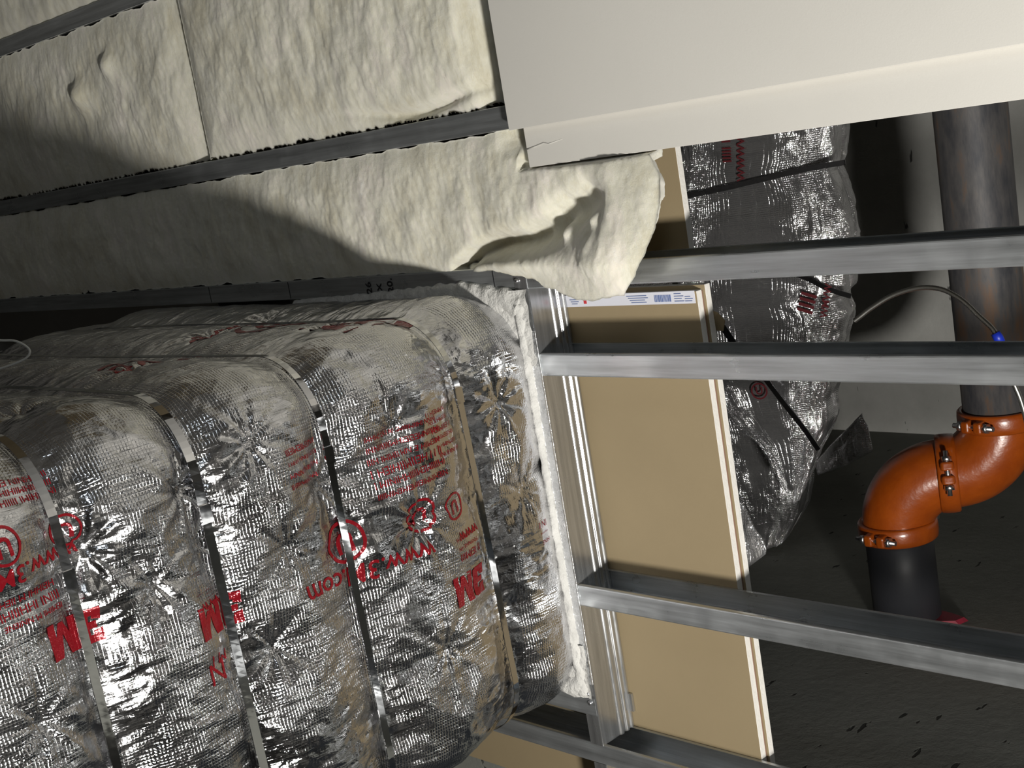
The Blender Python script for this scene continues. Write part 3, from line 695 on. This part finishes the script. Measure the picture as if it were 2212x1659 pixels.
# loose foil corners
def flap(name, pts, n0, dn, label, mat):
    P = [on_n(x, y, n0+d) for (x, y), d in zip(pts, dn)]; c = np.mean(np.array(P), axis=0); m = 7; n = len(P); V = []; UVs = []
    for r in range(m+1):
        for p in P:
            t = r/m; q = c+(np.array(p)-c)*t; z = .010*float(fbm(q[0]*22, q[1]*22, 5))
            V.append((q[0], q[1], q[2]+z))
    k = len(V); Vw = [W(*p) for p in V]+[W(p[0], p[1], p[2]+.004) for p in V]; Fc = []
    for r in range(m):
        for i in range(n):
            j = (i+1) % n; a = (r*n+i, r*n+j, (r+1)*n+j, (r+1)*n+i); Fc.append(a); Fc.append(tuple(x+k for x in a[::-1]))
    for i in range(n): j = (i+1) % n; Fc.append((m*n+i, m*n+j, m*n+j+k, m*n+i+k))
    o = fixn(mesh_obj(name, Vw, Fc, mat, None, smooth=True, uvs=[(p[0], p[1]) for p in V]*2)); return tag(o, label, 'foil sheet')
def dense(pts, k=6):
    out = []
    for i in range(len(pts)):
        a, b = pts[i], pts[(i+1) % len(pts)]
        for j in range(k): out.append((a[0]+(b[0]-a[0])*j/k, a[1]+(b[1]-a[1])*j/k))
    return out
pp = dense([(1800, 955), (1840, 915), (1862, 893), (1876, 930), (1884, 976), (1830, 1005), (1768, 1026), (1760, 1000)]); flap('foil_flap', pp, N2+.35, [.0]*len(pp), 'dark crumpled foil corner to the left of the orange elbow', M_foil2)
pp = dense([(1560, 1060), (1598, 1088), (1625, 1130), (1652, 1188), (1650, 1200), (1617, 1225), (1580, 1230), (1560, 1160)]); flap('foil_flap', pp, .138, [.0]*len(pp), 'grey foil flap poking out beside the white board edges above the sloping stud', M_foil2)

# ================================================================== PIPE WITH ORANGE FITTINGS
PR = .084
ULO, NLO = UP+OD[0]*OFS, NP_+OD[2]*OFS
v1 = _cross(2148, 900)[0]; v3 = _cross(1934, 1140)[0]; v2 = (v1+v3)/2
def Wk(k, v): return W(UP+OD[0]*k, v, NP_+OD[2]*k)
pipe = thing('pipe_run', 'dark pipe with bright orange offset elbows and couplings at right', 'pipe', Wk(OFS/2, v2))
tube('pipe', [Wk(0, v) for v in (-2.99, -1, 0, .4, v1)], PR, M_rust, pipe, 48)
tube('pipe', [Wk(OFS, v) for v in (v3, v3+.1, VB)], PR, M_bpipe, pipe, 48)
Re = min(OFS/2, (v3-v1)/2)
def arc(ck, cv, a0, a1, r, m=28): return [Wk(ck+r*math.cos(a0+(a1-a0)*i/m), cv+r*math.sin(a0+(a1-a0)*i/m)) for i in range(m+1)]
def elbow(path):
    n = len(path); rad = [PR*1.04]*n
    for i in range(n):
        t = i/(n-1); rad[i] = PR*(1.03+.05*math.sin(math.pi*t))
    tube('elbow', path, rad, M_orange, pipe, 56)
e1 = arc(Re, v2-Re, math.pi, math.pi/2, Re); e2 = arc(OFS-Re, v2+Re, -math.pi/2, 0, Re)
if v2-Re > v1+.002: e1 = [Wk(0, v1)]+e1; e2 = e2+[Wk(OFS, v3)]
if OFS/2 > Re+.002: e1.append(Wk(OFS/2, v2)); e2 = [Wk(OFS/2, v2)]+e2
elbow(e1); elbow(e2)
def coupling(c, ax, ang):
    """c centre (world), ax axis unit, ang direction (world) of the bolt pads"""
    ax = ax.normalized(); w2 = .024
    prof = [(-w2, PR*1.01), (-w2, PR*1.12), (-w2*.85, PR*1.165), (-w2*.3, PR*1.18), (w2*.3, PR*1.18), (w2*.85, PR*1.165), (w2, PR*1.12), (w2, PR*1.01)]
    a = (ang-ax*ang.dot(ax)).normalized(); b = ax.cross(a); V = []; m = 56; k = len(prof)
    for i in range(m):
        t = 2*math.pi*i/m; d = a*math.cos(t)+b*math.sin(t)
        for x, r in prof: V.append(c+ax*x+d*r)
    Fc = [(i*k+j, i*k+j+1, ((i+1) % m)*k+j+1, ((i+1) % m)*k+j) for i in range(m) for j in range(k-1)]
    Fc += [(i*k, ((i+1) % m)*k, ((i+1) % m)*k+k-1, i*k+k-1) for i in range(m)]
    cp_ = fixn(mesh_obj('coupling', V, Fc, M_orange, pipe, smooth=True)); cp_.data.polygons.foreach_set('use_smooth', [True]*len(Fc))
    for sg in (1, -1):
        o_ = a*sg; tt = b
        # two lugs with a gap, bolt through
        for s2 in (1, -1):
            ctr = c+o_*(PR*1.22)+tt*(s2*.017); V = []
            for x in (-.020, .020):
                for y in (-.030, .016):
                    for z in (-.011, .011): V.append(ctr+ax*x*(1 if y < 0 else .7)+o_*y+tt*z)
            lg = fixn(mesh_obj('bolt_pad', V, BF, M_orange, cp_)); bv = lg.modifiers.new('b', 'BEVEL'); bv.width = .006; bv.segments = 3
            nc = c+o_*(PR*1.25)+tt*(s2*.035)
            tube('nut', [nc-tt*.006, nc+tt*.006], .0125, M_steel, cp_, 6)
        bc = c+o_*(PR*1.25); tube('bolt', [bc-tt*.055, bc+tt*.055], .0062, M_steel, cp_, 14)
X_ = Vector((-1, 0, 0)); Zu = Vector((0, 0, -1))
tocam = -Wd(_r/np.linalg.norm(_r)); OW = Wd(OD)
coupling(Wk(0, v1), X_, tocam+OW*.75)
coupling(Wk(OFS/2, v2), OW, tocam+X_*.0)
coupling(Wk(OFS, v3), X_, tocam+OW*.55)
# red sealant at the wall
sp = []
for i in range(28):
    a = 2*math.pi*i/28; r = PR*1.05*(1+.22*abs(float(perlin(i*.7, 3.1, 4)))+(.75*math.exp(-((a-.15)/.28)**2) if a < 3 else .75*math.exp(-((a-2*math.pi-.15)/.28)**2)))
    sp.append((r*math.cos(a), r*math.sin(a)))
V = [W(ULO+x, VB-.001, NLO+y*.9) for x, y in sp]+[W(ULO+x*.93, VB-.010, NLO+y*.84) for x, y in sp]; n = len(sp)
tag(fixn(mesh_obj('firestop_sealant', V, [(i, (i+1) % n, n+(i+1) % n, n+i) for i in range(n)]+[tuple(range(n, 2*n)), tuple(range(n))[::-1]], M_seal)), 'dark red sealant splat where the black pipe meets the concrete', 'sealant')

# ================================================================== FLEXIBLE CONDUIT
zc = 2.72
hp = [(1846, 693), (1858, 684), (1880, 667), (1920, 642), (1960, 627), (2000, 621), (2040, 627), (2080, 650), (2115, 683), (2140, 706), (2152, 722)]
pts = smooth_path([W(*on_z(x, y, zc-(x-1850)/1600)) for x, y in hp], 26)
cn = thing('flexible_conduit', 'thin ribbed steel conduit arching past the pipe with a blue end bushing', 'conduit', pts[0])
tube('hose', pts, [.0046+(.0009 if i % 2 else -.0005) for i in range(len(pts))], M_flex, cn, 12)
fp = [W(*on_z(x, y, zc-.19)) for x, y in ((2150, 719), (2156, 729), (2162, 740))]
tube('bushing', fp, [.009, .010, .009], M_blue, cn, 14)
fp = smooth_path([W(*on_z(x, y, zc-.19)) for x, y in ((2158, 733), (2172, 780), (2190, 828), (2204, 862), (2216, 905), (2225, 960))], 26)
tube('hose', fp, [.0048+(.0009 if i % 2 else -.0005) for i in range(len(fp))], M_flex, cn, 12)
